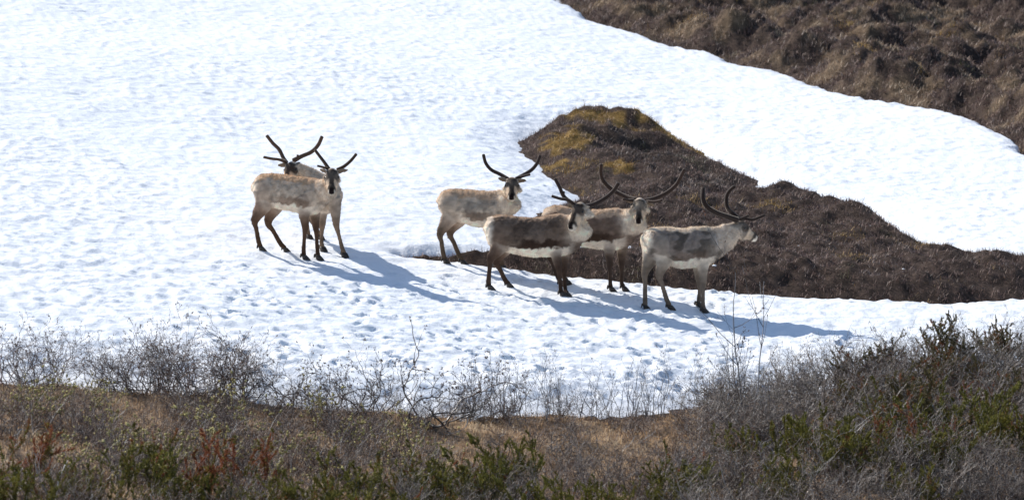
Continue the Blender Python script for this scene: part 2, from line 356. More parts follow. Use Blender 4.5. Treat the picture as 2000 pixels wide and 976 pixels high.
# ------------------------------------------------------------------ lofts
def unit(v): v = np.asarray(v, float); return v / (np.linalg.norm(v) + 1e-12)
def catmull(P, n=6):
    P = np.asarray(P, float); Q_ = np.vstack([2 * P[0] - P[1], P, 2 * P[-1] - P[-2]]); out = []
    for i in range(1, len(Q_) - 2):
        p0, p1, p2, p3 = Q_[i - 1:i + 3]
        for t in np.linspace(0, 1, n, endpoint=False):
            out.append(.5 * ((2 * p1) + (-p0 + p2) * t + (2 * p0 - 5 * p1 + 4 * p2 - p3) * t * t + (-p0 + 3 * p1 - 3 * p2 + p3) * t ** 3))
    out.append(Q_[-2]); return np.array(out)
class MB:
    def __init__(s): s.v = []; s.f3 = []; s.c = []; s.n = 0
    def loft(s, rings, n=14, egg=0.0, col=(1, 1, 1), sub=3):
        """rings: (center, A axis vec (scaled), B axis vec (scaled)); closed with pole caps"""
        rings = np.array([np.concatenate([c, a, b]) for c, a, b in rings])
        rings = catmull(rings, sub) if sub > 1 else rings
        th = np.linspace(0, 2 * np.pi, n, endpoint=False); m_ = len(rings); V = []
        for r in rings:
            c, a, b = r[:3], r[3:6], r[6:9]
            V.append(c + np.outer(np.cos(th) * (1 - egg * np.sin(th)), a) + np.outer(np.sin(th), b))
        V = np.concatenate(V); e0 = rings[0][:3]; e1 = rings[-1][:3]
        d0 = unit(rings[0][:3] - rings[1][:3]); d1 = unit(rings[-1][:3] - rings[-2][:3])
        r0 = min(np.linalg.norm(rings[0][3:6]), np.linalg.norm(rings[0][6:9])) * .55; r1 = min(np.linalg.norm(rings[-1][3:6]), np.linalg.norm(rings[-1][6:9])) * .55
        V = np.vstack([V, e0 + d0 * r0, e1 + d1 * r1]); F = []
        for i in range(m_ - 1):
            for j in range(n):
                a, b = i * n + j, i * n + (j + 1) % n; F += [(a, b, b + n), (a, b + n, a + n)]
        for j in range(n):
            F.append((m_ * n, (j + 1) % n, j)); F.append((m_ * n + 1, (m_ - 1) * n + j, (m_ - 1) * n + (j + 1) % n))
        s.f3.append(np.array(F) + s.n); s.v.append(V); s.c.append(np.tile(np.asarray(col, float), (len(V), 1))); s.n += len(V)
    def tube(s, P, r, n=10, col=(1, 1, 1), sub=4, flat=1.0):
        P = np.asarray(P, float); r = np.asarray(r, float); T = np.gradient(P, axis=0); ref = np.array([.3, 1, .1]); rings = []
        for i in range(len(P)):
            t = unit(T[i]); a = unit(np.cross(t, ref)); b = np.cross(t, a)
            rings.append((P[i], a * r[i], b * r[i] * flat))
        s.loft(rings, n, 0, col, sub)
    def mesh(s, name, m, off=(0, 0, 0), smooth=True):
        return np_mesh(name, np.concatenate(s.v) - np.asarray(off), np.concatenate(s.f3), m, np.concatenate(s.c), smooth)

# ------------------------------------------------------------------ reindeer
def remesh(mb, voxel):
    me = mb.mesh('tmp', M['coat']); o = bpy.data.objects.new('tmp', me); scn.collection.objects.link(o)
    md = o.modifiers.new('r', 'REMESH'); md.mode = 'VOXEL'; md.voxel_size = voxel; md.adaptivity = 0
    sm = o.modifiers.new('s', 'SMOOTH'); sm.factor = .6; sm.iterations = 5
    dg = bpy.context.evaluated_depsgraph_get(); dg.update(); ev = o.evaluated_get(dg); m2 = ev.to_mesh()
    V = np.empty(len(m2.vertices) * 3, np.float32); m2.vertices.foreach_get('co', V); V = V.reshape(-1, 3)
    m2.calc_loop_triangles(); F = np.empty(len(m2.loop_triangles) * 3, np.int32); m2.loop_triangles.foreach_get('vertices', F)
    ev.to_mesh_clear(); bpy.data.objects.remove(o); bpy.data.meshes.remove(me)
    return V.astype(float), F.reshape(-1, 3)
CREAM = np.array([.60, .50, .40]); WHITE = np.array([.74, .70, .64]); DARK = np.array([.045, .03, .023])
def lerp(a, b, t): t = np.asarray(t)[..., None]; return a * (1 - t) + b * t
def reindeer(sp):
    s = sp.get('slope', 0.0)
    feet = {k: v[-1] for k, v in sp['legs'].items()}
    hits = [hit(*f[:2]) for f in sp['ref']]
    Y0 = sp.get('Y', float(np.mean([h[1] for h in hits]))); X0 = float(np.mean([h[0] for h in hits]))
    L = unit([-s, 1, 0]); Fw = unit([1, s, 0]); UPV = np.array([0, 0, 1.0])
    sc = Y0 / FPX                                             # metres per photo pixel here
    def W(u, v, d=0.0):
        Yv = Y0
        for _ in range(3):
            p = unproj(u, v, Yv); Yv = Y0 + s * (p[0] - X0) + d
        return unproj(u, v, Yv)
    mb = MB(); bones = []
    # torso
    if 'torso3' in sp: T = sp['torso3'](W, sc)
    else:
        T = []
        for (x_, yt, yb, wf) in sp['torso']:
            a = W(x_, yt); b_ = W(x_, yb); T.append(((a + b_) / 2, L * .215 * wf, (a - b_) / 2 * .965))
    mb.loft(T, 20, .12, sub=3)
    for i in range(len(T) - 1):
        bones.append((T[i][0], T[i + 1][0], np.linalg.norm(T[i][2]), np.linalg.norm(T[i + 1][2]), 'torso'))
    # neck
    N = []
    nk = sp['neck']
    C_ = [W(*q[:3]) for q in nk]
    for i, q in enumerate(nk):
        t = unit(C_[min(i + 1, len(C_) - 1)] - C_[max(i - 1, 0)])
        a = unit(np.cross(t, UPV) if abs(t[2]) < .9 else np.cross(t, Fw)); b_ = np.cross(a, t)
        N.append((C_[i], a * q[3], b_ * q[4]))
    mb.loft(N, 16, 0, sub=3)
    for i in range(len(N) - 1): bones.append((N[i][0], N[i + 1][0], nk[i][4], nk[i + 1][4], 'neck'))
    # head
    poll = W(*sp['poll']); nose = W(*sp['nose']); HL = np.linalg.norm(nose - poll); HF = unit(nose - poll)
    HS = unit(np.cross(HF, UPV)); 
    if 'roll' in sp:
        ca, sa = math.cos(sp['roll']), math.sin(sp['roll']); HS = unit(HS * ca + np.cross(HF, HS) * sa)
    HU = np.cross(HS, HF); k = HL / .37
    prof = [(-.02, .05, .06, .0), (.05, .078, .085, -.005), (.12, .083, .088, -.01), (.19, .068, .078, -.018), (.26, .050, .060, -.022), (.32, .046, .050, -.022), (.36, .036, .036, -.02)]
    prof = [(a, b_ * 1.10, c_ * 1.20, d_) for a, b_, c_, d_ in prof]
    Hr = [(poll + HF * a * k + HU * d_, HS * w_, HU * h_) for a, w_, h_, d_ in prof]
    mb.loft(Hr, 16, .0, sub=3); bones.append((Hr[0][0], Hr[-1][0], .09, .045, 'head'))
    # ears
    for e, sg in zip(sp['ears'], (-1, 1)):
        tip = W(*e); d0 = tip - poll; sgn = np.sign(np.dot(d0, HS)) or 1
        bs = poll + HF * .02 + HS * sgn * .055 + HU * .035; ax = tip - bs; ax = unit(ax) * max(.13, min(np.linalg.norm(ax), .18)); up = unit(np.cross(ax, HF)); 
        mb.loft([(bs, up * .02, HF * .02), (bs + ax * .35, up * .042, HF * .018), (bs + ax * .7, up * .036, HF * .014), (bs + ax * .97, up * .012, HF * .008)], 10, 0, sub=2)
        bones.append((bs + ax * .15, bs + ax, .03, .02, 'ear'))
    # legs
    hoofs = []; g0 = []
    FR = [.075, .048, .039, .028, .030, .031]; HR = [.15, .10, .050, .043, .030, .031]
    for name, pts in sp['legs'].items():
        fore = name[0] == 'f'; d = {'n': -.12, 'm': .12}[name[1]]
        if 'legoff' in sp: d = sp['legoff'][name]
        J = [W(p[0], p[1], d) for p in pts]
        foot = J[-1]
        h = hit(pts[-1][0], pts[-1][1]); 
        lat = np.clip(h[1] - foot[1], -.22, .22) if 'legoff' not in sp else 0
        nJ = len(J); Y_ = [d + lat * (i / (nJ - 1)) ** 1.3 for i in range(nJ)]
        J = [W(p[0], p[1], dd) for p, dd in zip(pts, Y_)]
        gzz = sz_at(J[-1][0], J[-1][1]); dz = gzz + .045 - J[-1][2]
        J = [q + np.array([0, 0, dz * (i / (nJ - 1))]) for i, q in enumerate(J)]
        rr = FR if fore else HR
        # first joint: hip or shoulder inside the trunk; fore-aft flattened sections
        rings = []
        for i, q in enumerate(J):
            t = unit(J[min(i + 1, nJ - 1)] - J[max(i - 1, 0)]); a = unit(L - t * np.dot(L, t)); b_ = np.cross(t, a)
            if fore: la, fa = [(.07, .115), (.055, .075), (.036, .044), (.024, .030), (.031, .034)][i]
            else: la, fa = [(.085, .15), (.075, .12), (.036, .052), (.026, .034), (.031, .034)][i]
            kk = sp.get('legk', 1.0) if i > 1 else 1
            rings.append((q, a * la * kk, b_ * fa * kk))
        # thicken at mid joint then slim cannon
        i = 2; q = rings[2]; nxt = rings[3]
        mid = (q[0] * .6 + nxt[0] * .4, nxt[1] * .92, nxt[2] * .92)
        rings.insert(3, mid)
        mb.loft(rings, 12, 0, sub=4)
        for i in range(len(rings) - 1):
            bones.append((rings[i][0], rings[i + 1][0], np.linalg.norm(rings[i][2]), np.linalg.norm(rings[i + 1][2]), ('f' if fore else 'h') + 'leg%d' % i))
        td = unit(J[-1] - J[-2]); fd = unit(unit([td[0], td[1], 0]) * .3 + sp.get('toe', Fw))
        hoofs.append((J[-1], fd, gzz)); g0.append(J[-1])
    # tail
    ta = W(*sp['tail']); tr = T[0][0] if 'torso3' not in sp else T[-1][0]
    b0 = ta + (tr - ta) * .3
    if 'notail' not in sp: mb.loft([(b0, L * .03, UPV * .03), (ta, L * .032, UPV * .035), (ta - UPV * .07, L * .025, Fw * .02), (ta - UPV * .11, L * .012, Fw * .01)], 10, 0, sub=2); bones.append((ta, ta - UPV * .1, .03, .02, 'tail'))
    V, F = remesh(mb, .0125)
    # ---- coat colours
    nv = len(V); D_ = np.full(nv, 9.0); bi = np.zeros(nv, int); bt = np.zeros(nv)
    allD = []
    for i, (p0, p1, r0, r1, tg) in enumerate(bones):
        e = p1 - p0; t = np.clip(((V - p0) @ e) / (e @ e + 1e-9), 0, 1); d = np.linalg.norm(V - p0 - t[:, None] * e, axis=1) / (r0 + (r1 - r0) * t)
        allD.append(np.maximum(d, .05)); bt = np.where(d < D_, t, bt); bi = np.where(d < D_, i, bi); D_ = np.minimum(D_, d)
    allD = np.array(allD); tags_ = [b_[4] for b_ in bones]
    Wt = (1 / allD) ** 11
    # torso relative coordinates
    Tc = np.array([r[0] for r in T]); ax = unit(Tc[-1] - Tc[0]); q = (Tc - Tc[0]) @ ax; vq = (V - Tc[0]) @ ax; ft = vq / q[-1]
    zt = np.interp(vq, q, [r[0][2] + abs(r[2][2]) for r in T]); zb = np.interp(vq, q, [r[0][2] - abs(r[2][2]) for r in T])
    if 'torso3' in sp: ft = 1 - ft if sp.get('rev') else ft
    h = (V[:, 2] - zb) / (zt - zb)
    pt = sp['coat']
    n1 = fbm(V[:, 0] / .16 + sp['seed'], V[:, 2] / .10, 3, 2); n2 = fbm(V[:, 0] / .06, V[:, 2] / .05 + sp['seed'] * 3, 2, 4); n3 = fbm(V[:, 0] / .3 + sp['seed'] * 5, V[:, 2] / .2, 2, 7)
    hh = h + .10 * n1 + .05 * n2
    ct = lerp(pt['side'] * (1 + .12 * n2[:, None]), pt['patch'], sstep(.0, .16, n3 + .35 * n1 + pt.get('pbias', -.2) * .6))
    ct = lerp(ct, pt['back'], sstep(pt.get('backh', .8) + .03, pt.get('backh', .8) + .09, hh))
    band = sstep(.19, .24, hh) * sstep(.46, .38, hh) * sstep(.30, .42, ft + .05 * n1) * sstep(.86, .74, ft) * pt.get('band', 1)
    ct = lerp(ct, pt.get('bandc', DARK * 1.6), band)
    ct = lerp(ct, WHITE, sstep(.22, .17, hh - .08 * np.clip(ft - .2, 0, 1)) * sstep(.97, .82, ft) * sstep(.08, .18, ft))
    ct = lerp(ct, WHITE, sstep(.085, .03, ft + .03 * n1) * pt.get('rump', .8))
    ct = lerp(ct, pt['neck'], sstep(.80, .95, ft + .06 * n1) * sstep(.25, .5, h) * pt.get('neckmix', .9))
    cn = pt['neck'] * (1 + .10 * n2[:, None]); cn = lerp(cn, WHITE, np.full(nv, .6))
    # head: dark mask with pale cheeks, white muzzle rim, black nose
    rel = V - poll; hf = rel @ HF / HL; hs = np.abs(rel @ HS); hu = rel @ HU
    ck = pt.get('cheek', CREAM * .6); ch = np.tile(ck, (nv, 1)); fc = np.array(pt.get('face', DARK * 1.5)) * .55
    ch = lerp(ch, fc, sstep(-.035, .0, hu + .01 * n2) * sstep(.02, .12, hf) * sstep(.078, .06, hs))
    ed = np.sqrt(((hf - .33) * HL) ** 2 + (hs - .07) ** 2 + (hu - .02) ** 2); ch = lerp(ch, DARK, sstep(.06, .035, ed))
    ch = lerp(ch, fc * .7, sstep(.60, .72, hf)); ch = lerp(ch, ck * .5, sstep(.30, .5, hf) * sstep(.05, .0, hu) * .5); ch = lerp(ch, fc * 1.3, sstep(-.01, .03, hu) * sstep(.14, .3, hf) * .75)
    ch = lerp(ch, CREAM, sstep(.026, .040, hs) * sstep(.46, .54, hf) * sstep(.80, .70, hf) * .85)
    ch = lerp(ch, WHITE * .95, sstep(.80, .86, hf) * sstep(-.028, -.045, hu))
    ch = lerp(ch, WHITE * .75, sstep(.86, .92, hf) * sstep(.026, .036, hs))
    ch = lerp(ch, WHITE * .6, sstep(.96, 1.0, hf) * sstep(-.02, -.035, hu))
    ch = lerp(ch, DARK * .3, sstep(.82, .88, hf) * sstep(-.030, -.020, hu) * sstep(.036, .028, hs))
    ce = np.tile(CREAM * .28, (nv, 1))
    def legc(tg, t):
        i = int(tg[-1]); up_, lo = pt.get('thigh', pt['side']) * .85, pt['leg'] * .7
        tt = (i + t) / 4.0; fore = tg[0] == 'f'
        c_ = lerp(np.tile(up_, (nv, 1)), lo, sstep(.22 if fore else .3, .5, tt + .04 * n2))
        return lerp(c_, lo * .6, sstep(.75, .95, tt) * .7)
    col = np.zeros((nv, 3)); ws = np.zeros(nv)
    for i, tg in enumerate(tags_):
        wgt = Wt[i]
        if tg == 'torso': c_ = ct
        elif tg == 'neck': c_ = cn
        elif tg == 'head': c_ = ch; wgt = wgt * 8
        elif tg == 'ear': c_ = ce
        elif tg == 'tail': c_ = np.tile(WHITE, (nv, 1))
        else:
            p0, p1 = bones[i][:2]; e = p1 - p0; t = np.clip(((V - p0) @ e) / (e @ e), 0, 1); c_ = legc(tg, t)
            if tg.endswith('0'): c_ = lerp(ct, c_, np.full(nv, .5)); wgt = wgt * .8
        col += c_ * wgt[:, None]; ws += wgt
    col = col / ws[:, None]; mo = fbm(V[:, 0] / .09 + sp['seed'] * 7, V[:, 2] / .07, 3, 15); col = np.clip(col * (1 + .45 * mo[:, None]) * np.array([1.12, 1.0, .87]), .008, .82)
    # gentle fur lumps on the body
    fn = np.cross(V[F[:, 1]] - V[F[:, 0]], V[F[:, 2]] - V[F[:, 0]]); vn = np.zeros_like(V)
    for i in range(3): np.add.at(vn, F[:, i], fn)
    vn /= np.linalg.norm(vn, axis=1)[:, None] + 1e-9
    big = sstep(.0, .08, np.minimum(allD[[i for i, t in enumerate(tags_) if 'leg' in t]].min(0), allD[[i for i, t in enumerate(tags_) if t in ('head', 'ear')]].min(0)) - .9)
    def gb(a, b, ra, rb): return np.exp(-((ft - a) / ra) ** 2 - ((h - b) / rb) ** 2)
    shp = .022 * gb(.86, .50, .08, .28) + .024 * gb(.10, .62, .10, .25) - .030 * gb(.29, .55, .07, .30) - .016 * gb(.73, .62, .05, .3) + .012 * gb(.5, .35, .16, .3) - .012 * gb(.97, .2, .05, .2)
    shp = shp + .004 * np.sin(ft * 75) * gb(.55, .55, .15, .2)
    V = V + vn * (shp * big)[:, None]
    V2 = V + vn * (.009 * n2 + .006 * n1)[:, None] * big[:, None]
    gp = np.mean(np.array(g0), 0); bp = np.array([gp[0], gp[1], sz_at(gp[0], gp[1])])
    root = bpy.data.objects.new('reindeer', None); root.location = bp; link(root)
    root.empty_display_size = .3
    tag(root, sp['label'], 'reindeer', 'reindeer standing in the snow')
    link(bpy.data.objects.new('body', np_mesh('body', V2 - bp, F, M['coat'], col, True)), root)
    # fur: short lying hairs
    r_ = np.random.default_rng(sp['seed']); area = np.linalg.norm(fn, axis=1); 
    fi = r_.choice(len(F), 32000, p=area / area.sum()); w_ = r_.dirichlet((1, 1, 1), len(fi)); Vf = (V2[F[fi]] * w_[:, :, None]).sum(1)
    cf = col[F[fi, 0]]; nf = vn[F[fi, 0]]; vi = F[fi, 0]
    isleg = 1 - big[vi]; isneck = np.isin(np.array(tags_)[bi[vi]], ['neck'])
    flow = -ax * .9 + np.array([0, 0, -.55]); flow = np.where(isneck[:, None], np.array([0, -.1, -1.0]), flow); flow = flow - nf * (flow * nf).sum(1)[:, None]
    dr = flow / (np.linalg.norm(flow, axis=1)[:, None] + .2) + nf * .38 + r_.normal(0, .22, (len(fi), 3))
    ishead = np.isin(np.array(tags_)[bi[vi]], ['head', 'ear']); ln = r_.uniform(.010, .024, len(fi)) * (1 - .6 * isleg) * (1 + .8 * isneck) * (1 - .85 * ishead)
    sd_ = np.cross(dr, r_.normal(0, 1, (len(fi), 3))); sd_ /= np.linalg.norm(sd_, axis=1)[:, None] + 1e-9; sd_ *= r_.uniform(.0015, .003, (len(fi), 1))
    Vh = np.stack([Vf - sd_ - nf * .002, Vf + sd_ - nf * .002, Vf + dr * ln[:, None]], 1).reshape(-1, 3)
    ch_ = np.repeat(cf * r_.uniform(.75, 1.25, (len(cf), 1)), 3, 0)
    link(bpy.data.objects.new('fur', np_mesh('fur', Vh - bp, np.arange(len(Vh)).reshape(-1, 3), M['fur'], ch_)), root)
    # antlers
    for an in sp['antlers']:
        mbb = MB()
        for bi_, br in enumerate(an):
            P_ = [W(*p[:3]) for p in br[1:]]; r0 = br[0]; n_ = len(P_)
            rr = [r0 * 1.38 * (1.15 if i == 0 else 1 - .18 * i / (n_ - 1)) for i in range(n_)]
            c0 = np.array(sp.get('antc', (.10, .068, .05))) * np.array([.62, .52, .46])
            mbb.tube(P_, rr, 9, c0, 5, .85)
        A = mbb.mesh('antler', M['velvet'], bp); me = A
        link(bpy.data.objects.new('antler', A), root)
    # eyes
    for sg in (-1, 1):
        e = poll + HF * HL * .33 + HS * sg * .079 + HU * .028; mbb = MB()
        mbb.loft([(e - HF * .016, HS * .005, HU * .006), (e - HF * .008, HS * .012, HU * .014), (e, HS * .014, HU * .016), (e + HF * .008, HS * .012, HU * .014), (e + HF * .016, HS * .005, HU * .006)], 8, 0, sub=1)
        link(bpy.data.objects.new('eye', mbb.mesh('eye', M['eye'], bp)), root)
    # hooves: two toes and two dew claws
    for (p, fd, gzz) in hoofs:
        mbb = MB(); sdv = unit(np.cross(fd, UPV)); p = np.array([p[0], p[1], gzz + .05])
        for sg in (-1, 1):
            c0 = p + sdv * sg * .018
            mbb.loft([(c0 + fd * .0, sdv * .022, fd * .03), (c0 + fd * .018 - UPV * .03, sdv * .025, fd * .04), (c0 + fd * .034 - UPV * .062, sdv * .028, fd * .05)], 8, 0, sub=2)
            d_ = p - fd * .035 + sdv * sg * .018
            mbb.loft([(d_ + UPV * .02, sdv * .010, fd * .012), (d_ - fd * .006 - UPV * .008, sdv * .010, fd * .011), (d_ - fd * .010 - UPV * .026, sdv * .006, fd * .007)], 6, 0, sub=1)
        link(bpy.data.objects.new('hoof', mbb.mesh('hoof', M['hoof'], bp)), root)
    return root, Y0

a3 = np.array
A_ = dict(seed=1, slope=-.08, ref=[(595, 505), (620, 505), (510, 491)], label='pale tan reindeer with short forked antlers, full body in view, in the left hand pair',
    torso=[(497, 353, 382, .45), (503, 343, 396, .72), (520, 337, 404, .95), (545, 338, 409, 1.0), (575, 342, 415, 1.08), (597, 344, 421, 1.02), (613, 346, 420, .88), (628, 352, 413, .7), (638, 362, 402, .5)],
    neck=[(612, 378, 0, .14, .19), (628, 376, -.05, .12, .17), (641, 366, -.10, .10, .14), (648, 352, -.12, .085, .105), (648, 342, -.10, .07, .075)],
    poll=(648, 337, -.10), nose=(647.5, 376, -.36), ears=[(623, 331, -.08), (681, 332, -.08)],
    legs=dict(hn=[(515, 372), (516, 400), (498, 436), (505, 478), (509, 491)], hm=[(527, 380), (536, 406), (524, 438), (548, 481), (557, 492)],
              fn=[(600, 385), (594, 416), (596, 447), (593, 492), (594, 505)], fm=[(614, 388), (614, 418), (617, 447), (620, 492), (621, 505)]),
    tail=(493, 358), antlers=[[(.017, (642, 330, -.1), (634, 318, -.05), (625, 306, 0), (615, 293, .03)), (.012, (642, 330, -.1), (632, 327, -.16), (620, 324, -.2))],
                              [(.017, (659, 332, -.1), (672, 325, -.05), (685, 314, 0), (696, 301, .03))]],
    coat=dict(side=a3([.52, .46, .40]), patch=a3([.32, .28, .25]), pbias=.0, back=a3([.52, .40, .29]), backh=.78, neck=a3([.55, .48, .41]), leg=a3([.13, .08, .055]), thigh=a3([.26, .19, .15]), band=.6, bandc=a3([.14, .085, .055]), face=a3([.08, .068, .062]), cheek=a3([.35, .32, .30])))
def torsoB(W, sc):
    hd = unit([.42, -.9, 0]); lt = np.array([hd[1], -hd[0], 0]) * -1
    C0 = W(640, 380, .0); out = []
    for (t, dz, hh, ww) in [(-1.02, .02, .12, .45), (-.92, .0, .18, .75), (-.7, -.01, .22, .95), (-.4, -.02, .235, 1.05), (-.15, -.02, .24, 1.0), (.0, .0, .22, .85), (.12, .02, .15, .6)]:
        out.append((C0 + hd * t + a3([0, 0, dz]), lt * .22 * ww, a3([0, 0, hh])))
    return out
B_ = dict(seed=2, slope=0.0, ref=[(630, 488), (672, 502)], torso3=torsoB, notail=1, label='reindeer mostly hidden behind the pale tan one, head turned back over its neighbour',
    neck=[(640, 376, .1, .15, .19), (620, 360, .12, .13, .16), (600, 345, .10, .11, .13), (584, 334, .02, .085, .10), (577, 329, -.05, .07, .08)],
    poll=(573, 324, -.06), nose=(557, 358, -.26), ears=[(541, 323, -.02), (585, 316, -.02)],
    legs=dict(hn=[(606, 385), (604, 410), (598, 440), (602, 474), (603, 482)], hm=[(618, 385), (616, 410), (610, 438), (622, 470), (625, 478)],
              fn=[(630, 390), (629, 415), (629, 444), (628, 478), (630, 488)], fm=[(650, 388), (655, 412), (657, 443), (668, 488), (672, 501)]),
    legoff=dict(hn=.75, hm=.8, fn=.1, fm=-.1), toe=unit([.4, -.9, 0]), tail=(600, 380, .9),
    antlers=[[(.02, (559, 318, -.05), (553, 308, .02), (545, 292, .05), (533, 280, .05), (521, 265, 0)), (.015, (559, 317, -.05), (546, 312, -.15), (530, 310, -.2), (515, 307, -.25))],
             [(.021, (573, 314, -.05), (590, 305, .02), (608, 297, .05), (621, 284, .05), (629, 267, 0)), (.014, (578, 312, 0), (582, 307, -.03), (581, 303, -.05))]],
    antc=(.15, .11, .085), coat=dict(side=a3([.5, .44, .38]), patch=a3([.3, .26, .23]), back=WHITE, backh=.6, neck=a3([.5, .46, .41]), leg=a3([.30, .23, .18]), thigh=a3([.42, .37, .33]), band=0, face=a3([.10, .085, .075]), cheek=a3([.4, .37, .33])))
C_ = dict(seed=3, slope=-.05, ref=[(869, 513), (904, 513)], label='tan reindeer with pale ruff in the middle, wide simple antlers raised in a broad V',
    torso=[(858, 382, 405, .5), (864, 373, 418, .78), (880, 368, 430, .98), (905, 368, 437, 1.05), (930, 370, 444, 1.1), (955, 372, 447, 1.02), (972, 372, 446, .88), (988, 376, 438, .7), (998, 384, 425, .5)],
    neck=[(970, 400, 0, .15, .20), (988, 398, -.06, .14, .18), (999, 388, -.12, .13, .15), (1001, 374, -.13, .10, .12), (1000, 362, -.1, .075, .08)],
    poll=(1000, 355, -.1), nose=(999, 387, -.38), ears=[(971, 348, -.06), (1029, 353, -.06)],
    legs=dict(hn=[(877, 398), (880, 424), (860, 459), (866, 502), (869, 513)], hm=[(890, 405), (895, 430), (879, 458), (897, 502), (903, 513)],
              fn=[(965, 420), (962, 446), (960, 472), (966, 505), (969, 518)], fm=[(978, 420), (976, 446), (976, 474), (979, 506), (981, 517)]),
    tail=(858, 392), antlers=[[(.019, (992, 350, -.1), (978, 341, -.04), (960, 332, .0), (949, 319, .0), (944, 302, -.03))],
                              [(.019, (1008, 350, -.1), (1022, 342, -.04), (1038, 332, 0), (1049, 319, 0), (1055, 304, -.03)), (.013, (1016, 346, -.08), (1026, 343, -.12), (1035, 341, -.16))]],
    antc=(.06, .048, .045), coat=dict(side=a3([.57, .51, .44]), patch=a3([.36, .325, .29]), pbias=-.05, back=a3([.50, .40, .31]), backh=.72, neck=a3([.66, .60, .53]), leg=a3([.17, .13, .10]), thigh=a3([.38, .31, .26]), band=.6, bandc=a3([.15, .10, .07]), face=a3([.06, .05, .045]), cheek=a3([.5, .46, .42]), rump=.3))
D_ = dict(seed=4, slope=.08, ref=[(957, 566), (1100, 580), (992, 561)], label='dark grey brown reindeer with white rump edge and belly, front of the central group',
    torso=[(949, 436, 462, .5), (955, 424, 478, .8), (970, 419, 489, 1.0), (1000, 419, 496, 1.05), (1030, 423, 502, 1.1), (1060, 421, 503, 1.1), (1085, 415, 503, 1.0), (1104, 417, 500, .85), (1122, 425, 494, .68), (1133, 440, 484, .5)],
    neck=[(1100, 452, 0, .15, .21), (1122, 449, -.05, .14, .2), (1136, 436, -.10, .12, .17), (1141, 422, -.12, .10, .12), (1139, 411, -.12, .075, .08)],
    poll=(1136, 404, -.12), nose=(1113, 444, -.38), ears=[(1106, 402, -.14), (1152, 404, -.03)],
    legs=dict(hn=[(972, 455), (978, 480), (958, 511), (954, 555), (956, 566)], hm=[(985, 462), (985, 485), (970, 516), (987, 553), (993, 561)],
              fn=[(1093, 465), (1086, 496), (1092, 530), (1095, 570), (1097, 580)], fm=[(1105, 468), (1102, 500), (1101, 532), (1104, 570), (1107, 579)]),
    tail=(953, 428), antlers=[[(.02, (1122, 400, -.12), (1111, 392, -.06), (1100, 382, 0), (1093, 366, 0), (1084, 349, -.02)), (.016, (1122, 400, -.13), (1110, 391, -.2), (1094, 388, -.25), (1078, 383, -.28)), (.012, (1100, 382, 0), (1101, 377, -.01), (1101, 374, -.02))],
                              [(.022, (1140, 405, -.1), (1160, 399, -.02), (1182, 387, .04), (1198, 373, .04), (1208, 358, 0))]],
    antc=(.065, .048, .042), coat=dict(side=a3([.165, .13, .11]), patch=a3([.11, .085, .072]), pbias=-.1, back=a3([.40, .31, .24]), backh=.88, neck=a3([.68, .64, .58]), leg=a3([.09, .06, .048]), thigh=a3([.15, .11, .09]), band=1, bandc=a3([.05, .032, .025]), face=a3([.06, .045, .038]), cheek=a3([.36, .33, .29]), rump=1.0, neckmix=.95))
E_ = dict(seed=5, slope=-.06, ref=[(1193, 569), (1218, 566)], label='brown reindeer with the widest antlers, white ruff, standing behind the dark grey brown one',
    torso=[(1063, 412, 440, .5), (1068, 404, 455, .8), (1084, 400, 468, 1.0), (1110, 402, 477, 1.05), (1140, 408, 483, 1.1), (1170, 407, 488, 1.1), (1196, 404, 490, 1.0), (1214, 406, 487, .85), (1230, 414, 480, .68), (1240, 426, 470, .5)],
    neck=[(1210, 440, 0, .15, .21), (1230, 436, -.06, .14, .19), (1245, 425, -.12, .125, .16), (1250, 411, -.13, .10, .12), (1250, 401, -.1, .075, .08)],
    poll=(1250, 395, -.1), nose=(1247, 434, -.36), ears=[(1217, 390, -.06), (1279, 402, -.06)],
    legs=dict(hn=[(1085, 440), (1088, 466), (1072, 498), (1090, 545), (1096, 556)], hm=[(1092, 440), (1094, 470), (1078, 506), (1100, 546), (1107, 556)],
              fn=[(1192, 455), (1190, 490), (1191, 520), (1192, 560), (1193, 569)], fm=[(1213, 455), (1215, 488), (1214, 520), (1214, 556), (1218, 566)]),
    tail=(1061, 412), antlers=[[(.022, (1242, 391, -.1), (1222, 384, -.02), (1200, 373, .04), (1181, 357, .06), (1174, 340, .05), (1174, 321, 0)), (.014, (1240, 391, -.1), (1228, 391, -.18), (1217, 389, -.25)) ],
                               [(.022, (1258, 393, -.1), (1278, 388, -.02), (1302, 377, .04), (1320, 362, .06), (1329, 347, .05), (1337, 331, 0)), (.014, (1262, 393, -.1), (1278, 394, -.18), (1293, 391, -.25))]],
    antc=(.085, .06, .05), coat=dict(side=a3([.19, .145, .12]), patch=a3([.13, .10, .085]), pbias=-.15, back=a3([.46, .37, .29]), backh=.74, neck=a3([.68, .63, .56]), leg=a3([.09, .065, .055]), thigh=a3([.16, .125, .105]), band=1, bandc=a3([.06, .04, .03]), face=a3([.045, .035, .03]), cheek=a3([.5, .46, .42]), rump=.4))
